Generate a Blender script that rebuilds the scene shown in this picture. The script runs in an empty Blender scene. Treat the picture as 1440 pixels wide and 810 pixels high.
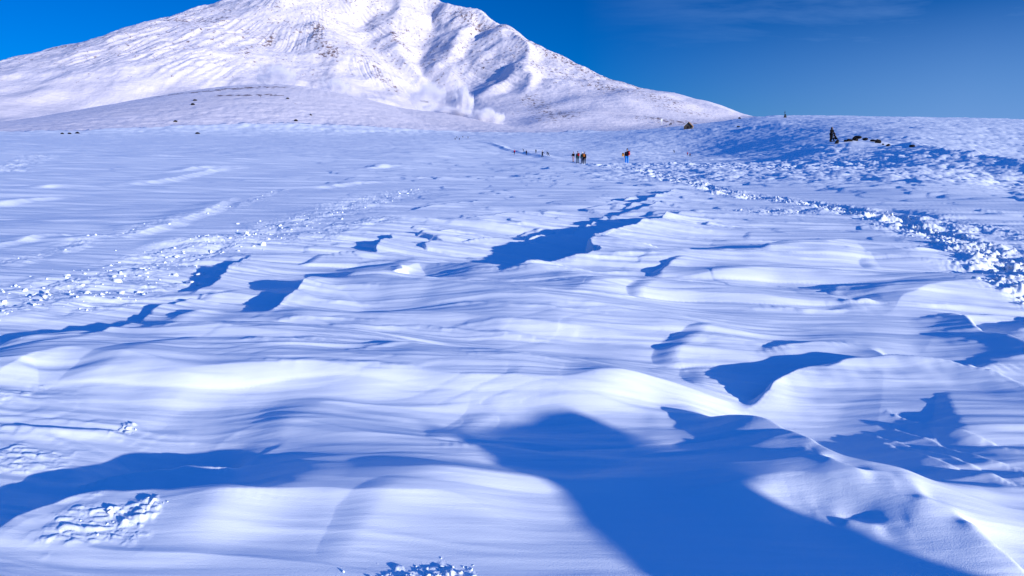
import bpy, math, random
import numpy as np
from mathutils import Vector, Matrix

RES = 1.0            # mesh density factor
C = bpy.context.scene.collection
rnd = random.Random(7)

# ------------------------------------------------------------------ camera geometry (used to measure positions)
F, EYE, PHI = 800.0, 1.6, math.radians(13.8)
CP, SP = math.cos(PHI), math.sin(PHI)

def ray(px, py):
    a = (px - 720.0) / F
    b = (405.0 - py) / F
    return a, CP + b * SP, -SP + b * CP

def G(px, py, z=0.0):
    dx, dy, dz = ray(px, py)
    t = (z - EYE) / dz
    return dx * t, dy * t

def RZ(px, py, r):
    dx, dy, dz = ray(px, py)
    t = r / math.hypot(dx, dy)
    return dx * t, dy * t, EYE + dz * t

SUN_AZ, SUN_EL = math.radians(126.0), math.radians(10.0)   # azimuth clockwise from +Y
LH = (math.sin(SUN_AZ), math.cos(SUN_AZ))

# ------------------------------------------------------------------ noise
_rs = np.random.RandomState(11)
PERM = _rs.permutation(256).astype(np.int32)
PERM = np.concatenate([PERM, PERM, PERM])
ANG = _rs.rand(256) * 2 * np.pi
GX = np.cos(ANG).astype(np.float32)
GY = np.sin(ANG).astype(np.float32)

def perlin(x, y, seed=0):
    x = np.asarray(x, dtype=np.float64) + seed * 17.37
    y = np.asarray(y, dtype=np.float64) + seed * 9.71
    xi = np.floor(x); yi = np.floor(y)
    xf = (x - xi).astype(np.float32); yf = (y - yi).astype(np.float32)
    xi = xi.astype(np.int64) & 255; yi = yi.astype(np.int64) & 255
    u = xf * xf * xf * (xf * (xf * 6 - 15) + 10)
    v = yf * yf * yf * (yf * (yf * 6 - 15) + 10)
    def g(ix, iy, fx, fy):
        h = PERM[PERM[ix & 255] + (iy & 255)]
        return GX[h] * fx + GY[h] * fy
    a = g(xi, yi, xf, yf); b = g(xi + 1, yi, xf - 1, yf)
    c = g(xi, yi + 1, xf, yf - 1); d = g(xi + 1, yi + 1, xf - 1, yf - 1)
    return ((a + (b - a) * u) * (1 - v) + (c + (d - c) * u) * v) * 1.5

def fbm(x, y, octs=4, seed=0, gain=.5):
    s = 0; a = 1.0
    for i in range(octs):
        s = s + a * perlin(x * 2 ** i, y * 2 ** i, seed + i * 3)
        a *= gain
    return s

def sst(a, b, x):
    t = np.clip((x - a) / (b - a), 0, 1)
    return t * t * (3 - 2 * t)

def hash2(i, j, k):
    h = PERM[(PERM[(PERM[i & 255] + (j & 255)) & 255] + k) & 255]
    return h.astype(np.float32) / 255.0

# ------------------------------------------------------------------ large terrain: a table of measured slopes
T_R = [50, 80, 120, 180, 250, 310, 380, 450, 600, 900]
T_COL = {
    -150: [233, 222, 215, 209, 205, 202, 199, 196, 191, 185],
    0:    [233, 222, 215, 209, 205, 202, 199, 196, 191, 185],
    300:  [233, 223, 216, 211, 206, 203, 200, 197, 192, 186],
    600:  [233, 225, 219, 213, 208, 205, 201, 196, 191, 186],
    720:  [233, 229, 225, 220.5, 217.5, 212, 204, 196, 190, 186],
    820:  [234, 232, 228, 222, 217, 214, 208, 197, 188, 186],
    900:  [236, 231, 227, 224, 221, 218, 204, 190, 184, 184],
    960:  [236, 231, 228, 226, 224, 223, 203, 185, 177, 180],
    1020: [236, 230, 226, 225, 222, 216, 196, 178, 170, 174],
    1060: [236, 228, 224, 222, 217, 206, 188, 172, 164, 168],
    1110: [235, 219, 219, 218, 210, 196, 180, 168, 162, 166],
    1160: [233, 200, 210, 212, 203, 188, 174, 166, 163, 167],
    1200: [231, 199, 207, 209, 199, 184, 171, 165, 164, 168],
    1260: [229, 202, 207, 207, 195, 181, 170, 166, 165, 168],
    1300: [225, 208, 210, 207, 195, 181, 172, 167, 166, 169],
    1360: [230, 226, 224, 216, 200, 184, 174, 169, 167, 170],
    1440: [243, 242, 238, 226, 208, 190, 178, 172, 169, 172],
    1600: [246, 246, 240, 226, 208, 190, 180, 174, 171, 174],
}
def build_table():
    cols = sorted(T_COL)
    azs = [math.degrees(math.atan(((c - 720) / F) / 1.03)) for c in cols]
    Z = np.array([[RZ(c, T_COL[c][k], T_R[k])[2] for k in range(len(T_R))] for c in cols])
    lr = np.log(np.array([8, 22] + T_R + [1500, 4000], dtype=float))
    Z = np.concatenate([np.zeros((len(cols), 1)), np.zeros((len(cols), 1)), Z,
                        (Z[:, -1] * 1.62)[:, None], (Z[:, -1] * 4.0)[:, None]], axis=1)
    nr, na = 700, 450
    gl = np.linspace(lr[0], lr[-1], nr); ga = np.linspace(-50, 50, na)
    T1 = np.array([np.interp(gl, lr, Z[i]) for i in range(len(cols))])
    T2 = np.array([np.interp(ga, azs, T1[:, j]) for j in range(nr)]).T
    def blur(M, s, ax):
        k = np.exp(-0.5 * (np.arange(-3 * s, 3 * s + 1) / s) ** 2); k /= k.sum()
        P = np.pad(M, [(3 * s, 3 * s) if a == ax else (0, 0) for a in (0, 1)], mode='edge')
        return np.apply_along_axis(lambda v: np.convolve(v, k, 'valid'), ax, P)
    T2 = blur(T2, 6, 0); T2 = blur(T2, 9, 1)
    return gl, ga, T2
GL, GA, TT = build_table()

def zbase(x, y):
    r = np.maximum(np.hypot(x, y), 8.01)
    az = np.degrees(np.arctan2(x, y))
    u = np.clip((np.log(r) - GL[0]) / (GL[1] - GL[0]), 0, len(GL) - 1.001)
    v = np.clip((az - GA[0]) / (GA[1] - GA[0]), 0, len(GA) - 1.001)
    i = u.astype(int); j = v.astype(int); fu = u - i; fv = v - j
    z = (TT[j, i] * (1 - fu) + TT[j, i + 1] * fu) * (1 - fv) + (TT[j + 1, i] * (1 - fu) + TT[j + 1, i + 1] * fu) * fv
    return z * (1 - sst(70, 120, np.abs(az)))

# ------------------------------------------------------------------ polylines
def spline(pts, n=8):
    P = [np.array(p, dtype=float) for p in pts]
    if len(P) < 3:
        return np.array([P[0] + (P[-1] - P[0]) * t for t in np.linspace(0, 1, n + 1)])
    Q = [2 * P[0] - P[1]] + P + [2 * P[-1] - P[-2]]
    out = []
    for i in range(1, len(Q) - 2):
        p0, p1, p2, p3 = Q[i - 1:i + 3]
        for t in np.linspace(0, 1, n, endpoint=False):
            out.append(.5 * ((2 * p1) + (-p0 + p2) * t + (2 * p0 - 5 * p1 + 4 * p2 - p3) * t * t + (-p0 + 3 * p1 - 3 * p2 + p3) * t ** 3))
    out.append(P[-1])
    return np.array(out)

def polydist(x, y, L):
    """unsigned distance, signed side (+ on the left of travel), t in 0..1, and interpolated index"""
    best = np.full(x.shape, 1e18); sgn = np.zeros(x.shape); tt = np.zeros(x.shape)
    seg = np.diff(L[:, :2], axis=0); ln = np.hypot(seg[:, 0], seg[:, 1]); cum = np.concatenate([[0], np.cumsum(ln)])
    for i in range(len(seg)):
        if ln[i] < 1e-9:
            continue
        dx = x - L[i, 0]; dy = y - L[i, 1]
        t = np.clip((dx * seg[i, 0] + dy * seg[i, 1]) / ln[i] ** 2, 0, 1)
        ex = dx - t * seg[i, 0]; ey = dy - t * seg[i, 1]
        d = ex * ex + ey * ey
        m = d < best
        best[m] = d[m]
        sgn[m] = (seg[i, 0] * dy - seg[i, 1] * dx)[m]
        tt[m] = ((cum[i] + t * ln[i]) / cum[-1])[m]
    return np.sqrt(best), np.sign(sgn), tt

# crests: pixel polyline travelled so the lee (shadow) side is on its LEFT, H height, D trough depth behind,
# wn width of the lit ramp, wf width of the drop, wt width of the trough; t0,t1 tapers
CREST = [
    # foreground
    ([(-60, 800), (0, 768), (55, 742), (130, 727), (230, 719), (320, 718), (420, 717)], .09, .10, .50, .16, .7, .05, .3),
    ([(180, 722), (300, 718), (430, 716), (560, 717), (640, 722), (720, 742), (790, 775)], .10, .01, .42, .50, .4, .3, .35),
    ([(90, 672), (180, 664), (260, 661), (330, 658), (358, 648)], .08, .12, .30, .07, .6, .25, .2),
    ([(290, 630), (335, 612), (410, 612), (520, 626), (640, 642), (760, 662)], .08, .01, .40, .45, .4, .15, .6),
    ([(230, 546), (330, 541), (480, 549), (640, 559), (780, 566), (880, 585), (980, 606)], .24, .01, .62, .7, .4, .2, .3),
    ([(-60, 560), (20, 534), (60, 522), (140, 523), (260, 545), (340, 580)], .13, .02, .7, .35, .4, .2, .5),
    ([(760, 562), (840, 556), (930, 560), (1020, 565), (1070, 560)], .11, .02, .35, .35, .4, .35, .3),
    ([(800, 556), (900, 566), (1000, 590), (1060, 600)], .06, .0, .3, .3, .4, .35, .4),
    ([(1040, 572), (1075, 552), (1100, 535), (1135, 522), (1200, 515), (1300, 518), (1400, 535), (1500, 560)], .12, .10, .42, .10, .5, .15, .3),
    ([(440, 692), (500, 682), (580, 690), (700, 694), (800, 690), (900, 686), (1000, 690), (1080, 700)], .08, .01, .35, .25, .4, .3, .4),
    ([(600, 640), (700, 636), (820, 650), (920, 656)], .03, .01, .3, .1, .3, .3, .4),
    # the scoop on the right
    ([(975, 606), (1060, 617), (1110, 640), (1160, 668), (1230, 690), (1300, 702), (1380, 708), (1480, 718)], .12, .24, .50, .22, .95, .2, .5),
    ([(1145, 676), (1165, 688), (1195, 702), (1225, 710)], .03, .05, .3, .06, .2, .3, .3),
    ([(1170, 742), (1205, 752), (1245, 760)], .025, .04, .3, .06, .2, .3, .3),
    ([(1205, 645), (1225, 655), (1290, 676), (1350, 690)], .04, .0, .12, .07, .2, .3, .35),
    ([(1215, 588), (1300, 622), (1380, 655), (1470, 680)], .018, .008, .16, .035, .07, .25, .3),
    ([(1225, 600), (1300, 632), (1380, 664), (1470, 690)], .016, .008, .10, .03, .06, .25, .3),
    ([(1230, 578), (1310, 612), (1390, 645), (1470, 668)], .018, .01, .14, .03, .07, .25, .3),
    ([(1240, 568), (1330, 600), (1440, 635)], .02, .01, .2, .03, .10, .25, .3),
    ([(1300, 648), (1335, 655), (1380, 670), (1440, 688)], .03, .03, .14, .05, .2, .25, .3),
    ([(1335, 757), (1375, 775), (1410, 800), (1450, 830)], .05, .12, .4, .12, .5, .2, .2),
    ([(900, 700), (1000, 706), (1100, 700), (1200, 716), (1300, 730), (1400, 728), (1500, 735)], .11, .01, .45, .35, .4, .3, .2),
    # right middle
    ([(1340, 440), (1375, 466), (1410, 482), (1450, 494), (1540, 504)], .10, .14, .5, .16, .8, .15, .1),
    ([(1215, 445), (1290, 424), (1350, 411), (1440, 406), (1540, 404)], .13, .02, .6, .95, .6, .3, .1),
    ([(1215, 484), (1250, 506), (1300, 516), (1360, 518), (1450, 513)], .06, .09, .35, .12, .6, .2, .3),
    ([(1340, 508), (1380, 528), (1440, 552), (1520, 580)], .06, .05, .35, .12, .5, .2, .2),
    ([(1180, 428), (1200, 432), (1228, 430)], .06, .05, .5, .08, .3, .3, .3),
    ([(1060, 494), (1130, 487), (1210, 480)], .06, .03, .5, .12, .4, .35, .4),
    # middle bands
    ([(425, 428), (452, 410), (540, 411), (640, 424), (800, 444), (960, 466), (1100, 492), (1180, 500)], .26, .01, .95, .8, .6, .07, .5),
    ([(140, 498), (165, 490), (240, 486), (360, 491), (520, 500), (700, 512)], .15, .01, .7, .4, .4, .1, .6),
    ([(545, 396), (575, 379), (605, 377), (680, 389), (760, 403), (860, 420), (980, 444)], .26, .02, 1.1, .8, .6, .07, .5),
    ([(780, 430), (860, 419), (930, 416), (1010, 420), (1090, 432), (1200, 450)], .17, .01, .8, .8, .6, .25, .5),
    ([(820, 382), (900, 373), (1000, 370), (1140, 364), (1200, 358), (1300, 372), (1400, 390)], .26, .02, 1.5, 1.0, .8, .25, .4),
    ([(900, 398), (1000, 396), (1100, 392), (1230, 396), (1330, 404)], .16, .0, .8, .6, .8, .35, .4),
    ([(480, 452), (620, 455), (760, 466), (880, 482), (980, 505)], .10, .0, .6, .6, .5, .35, .4),
    ([(470, 522), (620, 524), (760, 534), (880, 545)], .07, .0, .5, .5, .5, .35, .4),
    ([(340, 448), (480, 452), (600, 462)], .07, .0, .5, .4, .5, .35, .4),
    # left scarps
    ([(385, 446), (410, 430), (442, 407), (470, 398)], .14, .13, .9, .09, .7, .2, .25),
    ([(110, 504), (150, 492), (190, 472), (207, 448), (222, 437), (280, 421), (320, 408)], .05, .08, .7, .09, .5, .2, .45),
    ([(265, 416), (300, 402), (318, 390), (345, 369), (365, 358)], .12, .16, .9, .10, .9, .3, .3),
    ([(455, 363), (515, 356), (533, 348), (548, 335), (556, 328)], .11, .14, 1.0, .09, .9, .2, .2),
    ([(225, 458), (262, 452), (330, 441)], .08, .0, .5, .3, .4, .3, .4),
    ([(-40, 505), (60, 494), (150, 478), (200, 462)], .09, .03, .5, .2, .4, .3, .2),
    ([(560, 383), (566, 388), (550, 392)], .05, .12, .3, .08, .5, .3, .3),
    # the big lee hollow in the middle
    ([(690, 402), (735, 396), (762, 390), (778, 381), (820, 377), (836, 370), (832, 358), (846, 345), (868, 337), (905, 326), (946, 311), (970, 303)],
     .30, .50, 1.6, .12, 2.3, .1, .12),
    ([(640, 337), (690, 333), (730, 333), (762, 327), (785, 314)], .12, .12, .8, .07, .9, .25, .2),
    ([(760, 325), (800, 318), (828, 311), (855, 300)], .10, .08, .8, .07, .8, .25, .25),
    ([(840, 348), (880, 354), (935, 356)], .10, .05, .5, .1, .4, .2, .3),
    ([(860, 304), (905, 296), (950, 286)], .09, .10, .9, .09, 1.0, .25, .3),
    ([(650, 310), (720, 301), (775, 295)], .09, .10, .9, .09, 1.0, .25, .3),
    ([(570, 296), (625, 290), (678, 283)], .09, .10, .9, .09, 1.0, .25, .3),
    ([(870, 296), (912, 285), (934, 278), (955, 266)], .12, .10, 1.0, .09, 1.2, .25, .2),
    ([(850, 286), (900, 280), (942, 278)], .12, .08, .9, .09, .8, .25, .3),
    # bright low drifts on the left plain
    ([(-60, 362), (60, 345), (160, 335), (250, 314), (335, 277)], 0.072, 0, 0.45, 1.10, 1, .3, .3),
    ([(-60, 355), (40, 340), (120, 326)], 0.063, 0, 0.40, 1.00, 1, .3, .3),
    ([(-60, 296), (20, 288), (100, 279)], 0.099, 0, 0.60, 1.50, 1, .3, .3),
    ([(120, 272), (210, 262), (340, 243)], 0.117, 0, 0.80, 2.00, 1, .3, .3),
    ([(200, 252), (260, 249), (340, 243)], 0.135, 0, 0.80, 2.50, 1, .3, .3),
    ([(30, 273), (80, 270), (140, 270)], 0.090, 0, 0.60, 1.50, 1, .3, .3),
    ([(430, 268), (500, 262), (560, 259)], 0.090, 0, 0.70, 1.50, 1, .3, .3),
    ([(500, 244), (560, 241), (620, 241)], 0.135, 0, 1.10, 2.50, 1, .3, .3),
    ([(60, 410), (200, 398), (330, 384)], 0.045, 0, 0.30, 0.60, 1, .3, .3),
    ([(170, 352), (260, 344), (380, 336)], 0.054, 0, 0.40, 0.70, 1, .3, .3),
]

TRAILS = [   # churned snow: pixel polyline, half width in metres, strength
    ([(1500, 425), (1440, 390), (1380, 355), (1310, 328), (1240, 305), (1160, 290), (1060, 278), (980, 262), (925, 248), (880, 240), (830, 234), (790, 228), (765, 221)], .40, 1.0),
    ([(-80, 445), (0, 428), (60, 415), (120, 398), (180, 380), (240, 360), (330, 335), (420, 312), (500, 288), (580, 270)], .60, .26),
    ([(0, 372), (130, 340), (250, 310), (330, 290), (400, 268)], .22, .2),
    ([(0, 440), (90, 432), (170, 415), (250, 392), (300, 375)], .35, .25),
    ([(300, 345), (400, 338), (480, 322), (560, 308)], .4, .25),
    ([(1060, 300), (1160, 296), (1300, 310), (1440, 335), (1540, 350)], .5, .45),
    ([(0, 252), (60, 238), (150, 226), (260, 214)], .5, .5),
]
def proj_line(pts, n=6):
    return np.array([G(p[0], p[1]) for p in spline(pts, n)])
TRAILG = [(proj_line(p), w, s) for p, w, s in TRAILS]
def extend(L, e, n=5):
    """straight run-outs at both ends so the profile dies away cleanly"""
    a = (L[0] - L[1]) / np.hypot(*(L[0] - L[1])); b = (L[-1] - L[-2]) / np.hypot(*(L[-1] - L[-2]))
    A = [L[0] + a * e * i / n for i in range(n, 0, -1)]; B = [L[-1] + b * e * i / n for i in range(1, n + 1)]
    return np.array(A + list(L) + B)

CRESTG = []
for c in CREST:
    L = proj_line(c[0], 7)
    rc = float(np.hypot(L[:, 0], L[:, 1]).mean())
    kf = .85 if c[4] > .3 else .62
    L = extend(L, 2.4 * max(c[5], c[4], c[3], min(1.3, 7.6 * c[1])))
    soft = c[4] > .3; He = c[1] * kf * (1.15 if soft else 1)
    if soft and rc < 5: He = min(He, .16)
    if soft and 5 <= rc < 13: He *= .72
    CRESTG.append((L, He, c[2] * kf, c[3] * (.8 if soft else 1), max(c[4], (7.6 if rc < 5 else 5.5) * He) if soft else c[4], c[5]) + (max(c[6], .2), max(c[7], .25)))
CRESTG.append((extend(np.array([(60., 36.), (70., 50.), (84., 70.), (100., 88.)]), 20), 5.0, 0., 14., 14., 8., .25, .25))  # unseen mound off to the right, added to shade the right-hand bank
L = np.array([RZ(*p)[:2] for p in spline([(1262, 203, 74), (1288, 206, 68), (1312, 211, 60), (1345, 222, 52), (1390, 234, 46), (1440, 244, 42), (1520, 256, 38)], 6)])
CRESTG.append((extend(L, 20), .8, 2.4, 5., 2.2, 9., .2, .05))
for pts, H, D, wn, wf, wt in (
        ([(1090, 216, 78), (1115, 211, 76), (1140, 206, 75), (1166, 200.5, 74), (1195, 199, 73)], .3, 1.3, 4., 1.2, 5.),
        ([(1030, 181, 420), (1080, 176, 410), (1130, 172, 400)], 2., 3., 20., 8., 20.),
        ([(790, 228, 120), (755, 219, 200), (720, 212, 300), (690, 203, 390), (665, 198, 440)], .7, 0., 5., 4., 5.),
        ([(790, 190, 700), (815, 188, 690), (845, 188, 690)], 3., 7., 30., 8., 25.),
        ([(470, 152, 1010), (540, 157, 960), (590, 163, 930), (640, 171, 900), (670, 180, 860)], 5., 14., 80., 16., 60.),
        ([(340, 122, 1070), (400, 121, 1015), (450, 136, 975)], 3., 16., 60., 16., 50.)):
    L = np.array([RZ(*p)[:2] for p in spline(pts, 5)])
    CRESTG.append((extend(L, 2.5 * wt), H, D, wn, wf, wt, .25, .25))

def ledges():
    """thin wind-cut ledges with a crisp rim"""
    rs = np.random.RandomState(21)
    for i in range(170):
        r = 3.6 * (15 / 3.6) ** rs.rand(); az = math.radians(-44 + 90 * rs.rand())
        if (r > 7 and az < math.radians(-18)) or (r < 6 and az > math.radians(14)):
            continue
        cx, cy = r * math.sin(az), r * math.cos(az)
        ln = (.35 + .45 * rs.rand()) * (1 + .28 * r); th = math.radians(-5 + 7 * rs.randn()); bow = .10 * rs.randn() * ln
        P = []
        for t in np.linspace(-1, 1, 5):
            a = t * ln / 2; b = bow * (1 - t * t)
            P.append((cx + a * math.cos(th) - b * math.sin(th), cy + a * math.sin(th) + b * math.cos(th)))
        H = (.004 + .009 * rs.rand()) * (.7 + .13 * r)
        CRESTG.append((extend(spline(P, 3), .5), H, .2 * H, H * (3.5 + 5 * rs.rand()), .02 + .012 * r, .12, .35, .5))
ledges()

WB = math.radians(-5)
WC, WS = math.cos(WB), math.sin(WB)

def tongues(u, v, Lc, Wc, H, tail, curve, seed, edge=.05, asym=1.0):
    """overlapping wind plates with a blunt scarp at their -u end and a long taper towards +u"""
    ci = np.floor(u / Lc).astype(np.int64); cj = np.floor(v / Wc).astype(np.int64)
    out = np.zeros(u.shape)
    for di in (-2, -1, 0):
        for dj in (-1, 0, 1):
            i = ci + di; j = cj + dj
            a = hash2(i, j, seed); b = hash2(i, j, seed + 50); h = hash2(i, j, seed + 90)
            du = u - (i + .1 + .8 * a) * Lc; dv = v - (j + .15 + .7 * b) * Wc
            w = Wc * (.55 + .5 * h) * np.where(dv < 0, asym, 1.0)
            dup = du - curve * dv * dv / Wc - .12 * dv
            k = np.clip(1 - (dv / w) ** 2, 0, 1)
            e = H * (.25 + .75 * h) * sst(0, edge, dup) * np.exp(-np.maximum(dup, 0) / (tail * (.6 + .8 * b))) * k ** .6
            np.maximum(out, e, out=out)
    return out

def zdetail(x, y):
    """everything finer than the table; x,y flat arrays"""
    r = np.hypot(x, y)
    z = np.zeros(x.shape)
    yy = np.maximum(y, 0)
    # --- frames
    wx = fbm(x * .12, y * .12, 2, 3) ; 
    yw = y + .28 * wx * np.minimum(1, r / 8) + .05 * perlin(x * .9, y * .9, 21)
    u = x * WC + yw * WS; v = -x * WS + yw * WC
    az = np.degrees(np.arctan2(x, y))
    left = sst(-8, -26, az) * sst(6, 12, r)
    # --- broad undulation
    z += (.028 + .022 * sst(5, 9, r)) * fbm(u / 4.6, v / .95, 2, 5, .4) * np.minimum(1, .4 + r / 12)
    z += sst(15, 60, r) * .5 * fbm(x / 30, y / 22, 3, 9)
    # --- wind streaks, three bands of scale
    n = r < 26
    un, vn, rn = u[n], v[n], r[n]
    zz = .024 * (.35 - np.abs(fbm(un / 2.6, vn / .26, 3, 31, .45))) * (.6 + .8 * sst(-.3, .5, perlin(un / 2.5, vn / .9, 44)))
    zz += .006 * (.3 - np.abs(fbm(un / 2.0, vn / .10, 2, 34))) * sst(12, 7, rn) * sst(-.2, .3, perlin(un / 3, vn / .7, 35))
    zz += .0032 * perlin(un / .9, vn / .045, 36) * sst(9, 3, rn) * sst(-.1, .5, perlin(un / 2., vn / .6, 46))
    z[n] += zz * sst(26, 16, rn) * (.45 + .55 * sst(2, 4.5, rn))
    # thin wind-cut layers with crisp rims
    m = (r > 1.2) & (r < 30)
    um, vm, rm = u[m], v[m], r[m]
    for (Lu, Lv, st, sd, a0, a1) in ((3.6, .8, .20, 131, 2.0, 3.5), (6., 1.5, .17, 151, 2.4, 4)):
        q = (fbm(um / Lu, vm / Lv, 3, sd, .45) + .1 * um / Lu) / st
        fl = np.floor(q); fr = q - fl
        T = fl + sst(0, .34, fr) * 1.0 - fr * .75 - fl + fr * 0
        mk = sst(-.15, .35, perlin(um / (Lu * .9), vm / (Lv * 2.2), sd + 5))
        z[m] += .006 * (T - .5) * mk * sst(a0, a1, rm) * sst(6.5, 4, rm) * (1 - .7 * left[m])
    m = (r > 4) & (r < 160)
    z[m] += .028 * fbm(u[m] / 6, v[m] / .55, 2, 61) * sst(4, 9, r[m]) * sst(160, 60, r[m])
    m = r > 25
    z[m] += (.11 * fbm(u[m] / 22, v[m] / 3.2, 3, 71)) * sst(25, 60, r[m]) * sst(500, 180, r[m])
    # --- plates
    m = (r > 5.2) & (r < 75)
    um, vm, rm = u[m], v[m], r[m]; lm = left[m]
    rough = sst(.05, .5, perlin(x[m] / 6., y[m] / 6., 81) + .2 - .8 * lm)
    A = sst(6, 10, rm) * sst(75, 40, rm) * (1 - .85 * lm)
    t = tongues(um + .12 * fbm(um * 1.8, vm * 1.8, 3, 15), vm + .15 * perlin(um / 1.5, vm / 1.5, 16), 3.6, .8, .115, 2.8, 1.2, 5, .03 + .012 * rm)
    t2 = tongues(um + 7 + .08 * fbm(um * 3, vm * 3, 2, 17), vm + .1 * perlin(um, vm, 18), 1.8, .42, .08, 1.3, 1.3, 23, .02 + .011 * rm)
    z[m] += A * (t * (.35 + .65 * rough) + t2 * sst(9, 15, rm) * rough)
    m = (r > 1.6) & (r < 16)
    um, vm, rm = u[m], v[m], r[m]
    t = tongues(um + .25 * fbm(um * .7, vm * .9, 2, 25), vm + .12 * perlin(um / 1.8, vm / 1.2, 26), 4.6, .62, .085, 3.2, .5, 61, .30, .38)
    z[m] += t * sst(1.6, 2.6, rm) * sst(16, 9, rm) * (1 - .5 * left[m])
    m = (r > 18) & (r < 140)
    um, vm, rm = u[m], v[m], r[m]
    t = tongues(um + .3 * fbm(um * .8, vm * .8, 2, 19), vm, 6., 2.0, .15, 3.5, 1.2, 41, .05 + .012 * rm)
    z[m] += t * sst(18, 30, rm) * sst(140, 70, rm) * (1 - .75 * left[m])
    # --- churned trails
    rubble = np.zeros(x.shape)
    m = (r < 70) & (y > 0)
    xm, ym = x[m], y[m]
    rb = np.zeros(xm.shape)
    for L, w, s in TRAILG:
        lo = L.min(0) - 4 * w; hi = L.max(0) + 4 * w
        k = (xm > lo[0]) & (xm < hi[0]) & (ym > lo[1]) & (ym < hi[1])
        d, sg, tt = polydist(xm[k], ym[k], L)
        d = d + .8 * w * perlin(xm[k] / (2.2 * w), ym[k] / (2.2 * w), 90)
        ww = w * (1 + np.hypot(xm[k], ym[k]) / 50)
        rb[k] = np.maximum(rb[k], s * np.exp(-(np.abs(d) / ww) ** 2))
    rubble[m] = rb
    # rough wind-broken crust on the right, 25-200 m
    rf = (1 - .55 * sst(55, 90, r)) * sst(4, 16, az) * sst(24, 36, r) * (.55 + .45 * sst(-.2, .4, fbm(x / 16, y / 12, 3, 33)))
    k = rubble > .03
    a = np.abs(perlin(x[k] / .5, y[k] / .22, 91)); b = perlin(x[k] / .15, y[k] / .15, 92)
    c = np.abs(perlin(x[k] / .8, y[k] / .8, 93))
    e = np.abs(fbm(x[k] / .22 + 2 * c, y[k] / .12, 3, 98, .6))
    z[k] += rubble[k] * (-.06 * sst(.5, 1., rubble[k]) + .09 * a + .075 * e + .02 * np.abs(b) + .26 * c - .12)
    k = (rf > .02) & (r < 260)
    sc = 1 + r[k] / 90
    a = np.abs(perlin(x[k] / (.8 * sc), y[k] / (.8 * sc), 94)) - .25; b = np.abs(perlin(x[k] / .35, y[k] / .35, 95)) - .25
    z[k] += rf[k] * (.17 * sc * a + .10 * b * sst(90, 50, r[k]))
    k = (rf > .02) & (r >= 150)
    z[k] += rf[k] * sst(150, 260, r[k]) * (.8 * (np.abs(perlin(x[k] / 7, y[k] / 7, 96)) - .25) + .45 * (np.abs(perlin(x[k] / 3, y[k] / 3, 97)) - .2)) * (1 - .5 * sst(500, 900, r[k]))
    # footprints fields on the basin
    k = (r > 60) & (r < 700)
    z[k] += .22 * fbm(x[k] / 9, y[k] / 6, 3, 55) * sst(60, 120, r[k]) * (1 - .5 * left[k])
    k = r > 500
    z[k] += sst(500, 700, r[k]) * (.9 * fbm(x[k] / 30, y[k] / 16, 3, 56) + .5 * perlin(x[k] / 7, y[k] / 6, 57))
    # crust patches in the foreground
    for (px, py, rad, s) in ((140, 748, .20, .030), (190, 732, .09, .03), (600, 816, .09, .018), (645, 811, .06, .018), (172, 596, .06, .03), (10, 640, .25, .025), (560, 816, .08, .018), (15, 560, .15, .02)):
        gx, gy = G(px, py)
        k = np.hypot(x - gx, y - gy) < rad * 2.5
        if k.any():
            d = np.hypot(x[k] - gx, (y[k] - gy) * 1.4) + .9 * rad * fbm(x[k] / rad * .9, y[k] / rad * .9, 3, 66, .6)
            q = sst(rad * 1.25, rad * .5, d)
            z[k] += q * s * (.5 * np.abs(fbm(x[k] / .11 + .4 * perlin(x[k] / .05, y[k] / .05, 69), y[k] / .05, 3, 67, .5)) + .1)
    # --- named crests
    sx = x; sy = y
    for (L, H, D, wn, wf, wt, t0, t1) in CRESTG:
        pad = 1.2 * wf + 3.2 * max(wn, wt)
        lo = L.min(0) - pad; hi = L.max(0) + pad
        k = (x > lo[0]) & (x < hi[0]) & (y > lo[1]) & (y < hi[1])
        if not k.any():
            continue
        xk, yk = x[k], y[k]
        wq_ = min(wf, .3 + .02 * wf) if wf < 2 else wf
        nz = .5 * wq_ * fbm(xk / (5 * wq_), yk / (5 * wq_), 3, 77) + (.10 * wn * perlin(xk / (3 * wn), yk / (1.5 * wn), 78) if wn > .25 else 0)
        d, sg, tt = polydist(xk, yk, L)
        s = d * sg + nz * np.minimum(1, d / wf + .6)
        cum = np.concatenate([[0], np.cumsum(np.hypot(*np.diff(L, axis=0).T))]); cum /= cum[-1]
        c0, c1 = cum[5], cum[-6]; cum = np.clip((cum - c0) / (c1 - c0), 0, 1)
        tp = sst(0, t0, cum) * sst(1, 1 - t1, cum)
        num = np.zeros(xk.shape); den = np.zeros(xk.shape)
        e2 = (.35 * wf) ** 2
        for q in range(len(L)):
            wq = (xk - L[q, 0]) ** 2 + (yk - L[q, 1]) ** 2 + e2; wq = 1.0 / (wq * wq * wq)
            num += wq * tp[q]; den += wq
        tap = num / den
        # beyond the two ends fade with distance
        a = np.clip(-s / wn, 0, 1)
        near = H * (1 - a) ** 1.7
        f = np.clip(s / wf, 0, 1); f = f * f * (3 - 2 * f)
        lee = H - (H + D) * f
        rec = np.clip((s - wf) / (2.2 * wt), 0, 1); rec = rec * rec * (3 - 2 * rec)
        lee = np.where(s > wf, -D * (1 - rec), lee)
        h = np.where(s < 0, near, lee) * tap
        z[k] += h
    return z, rubble

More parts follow.
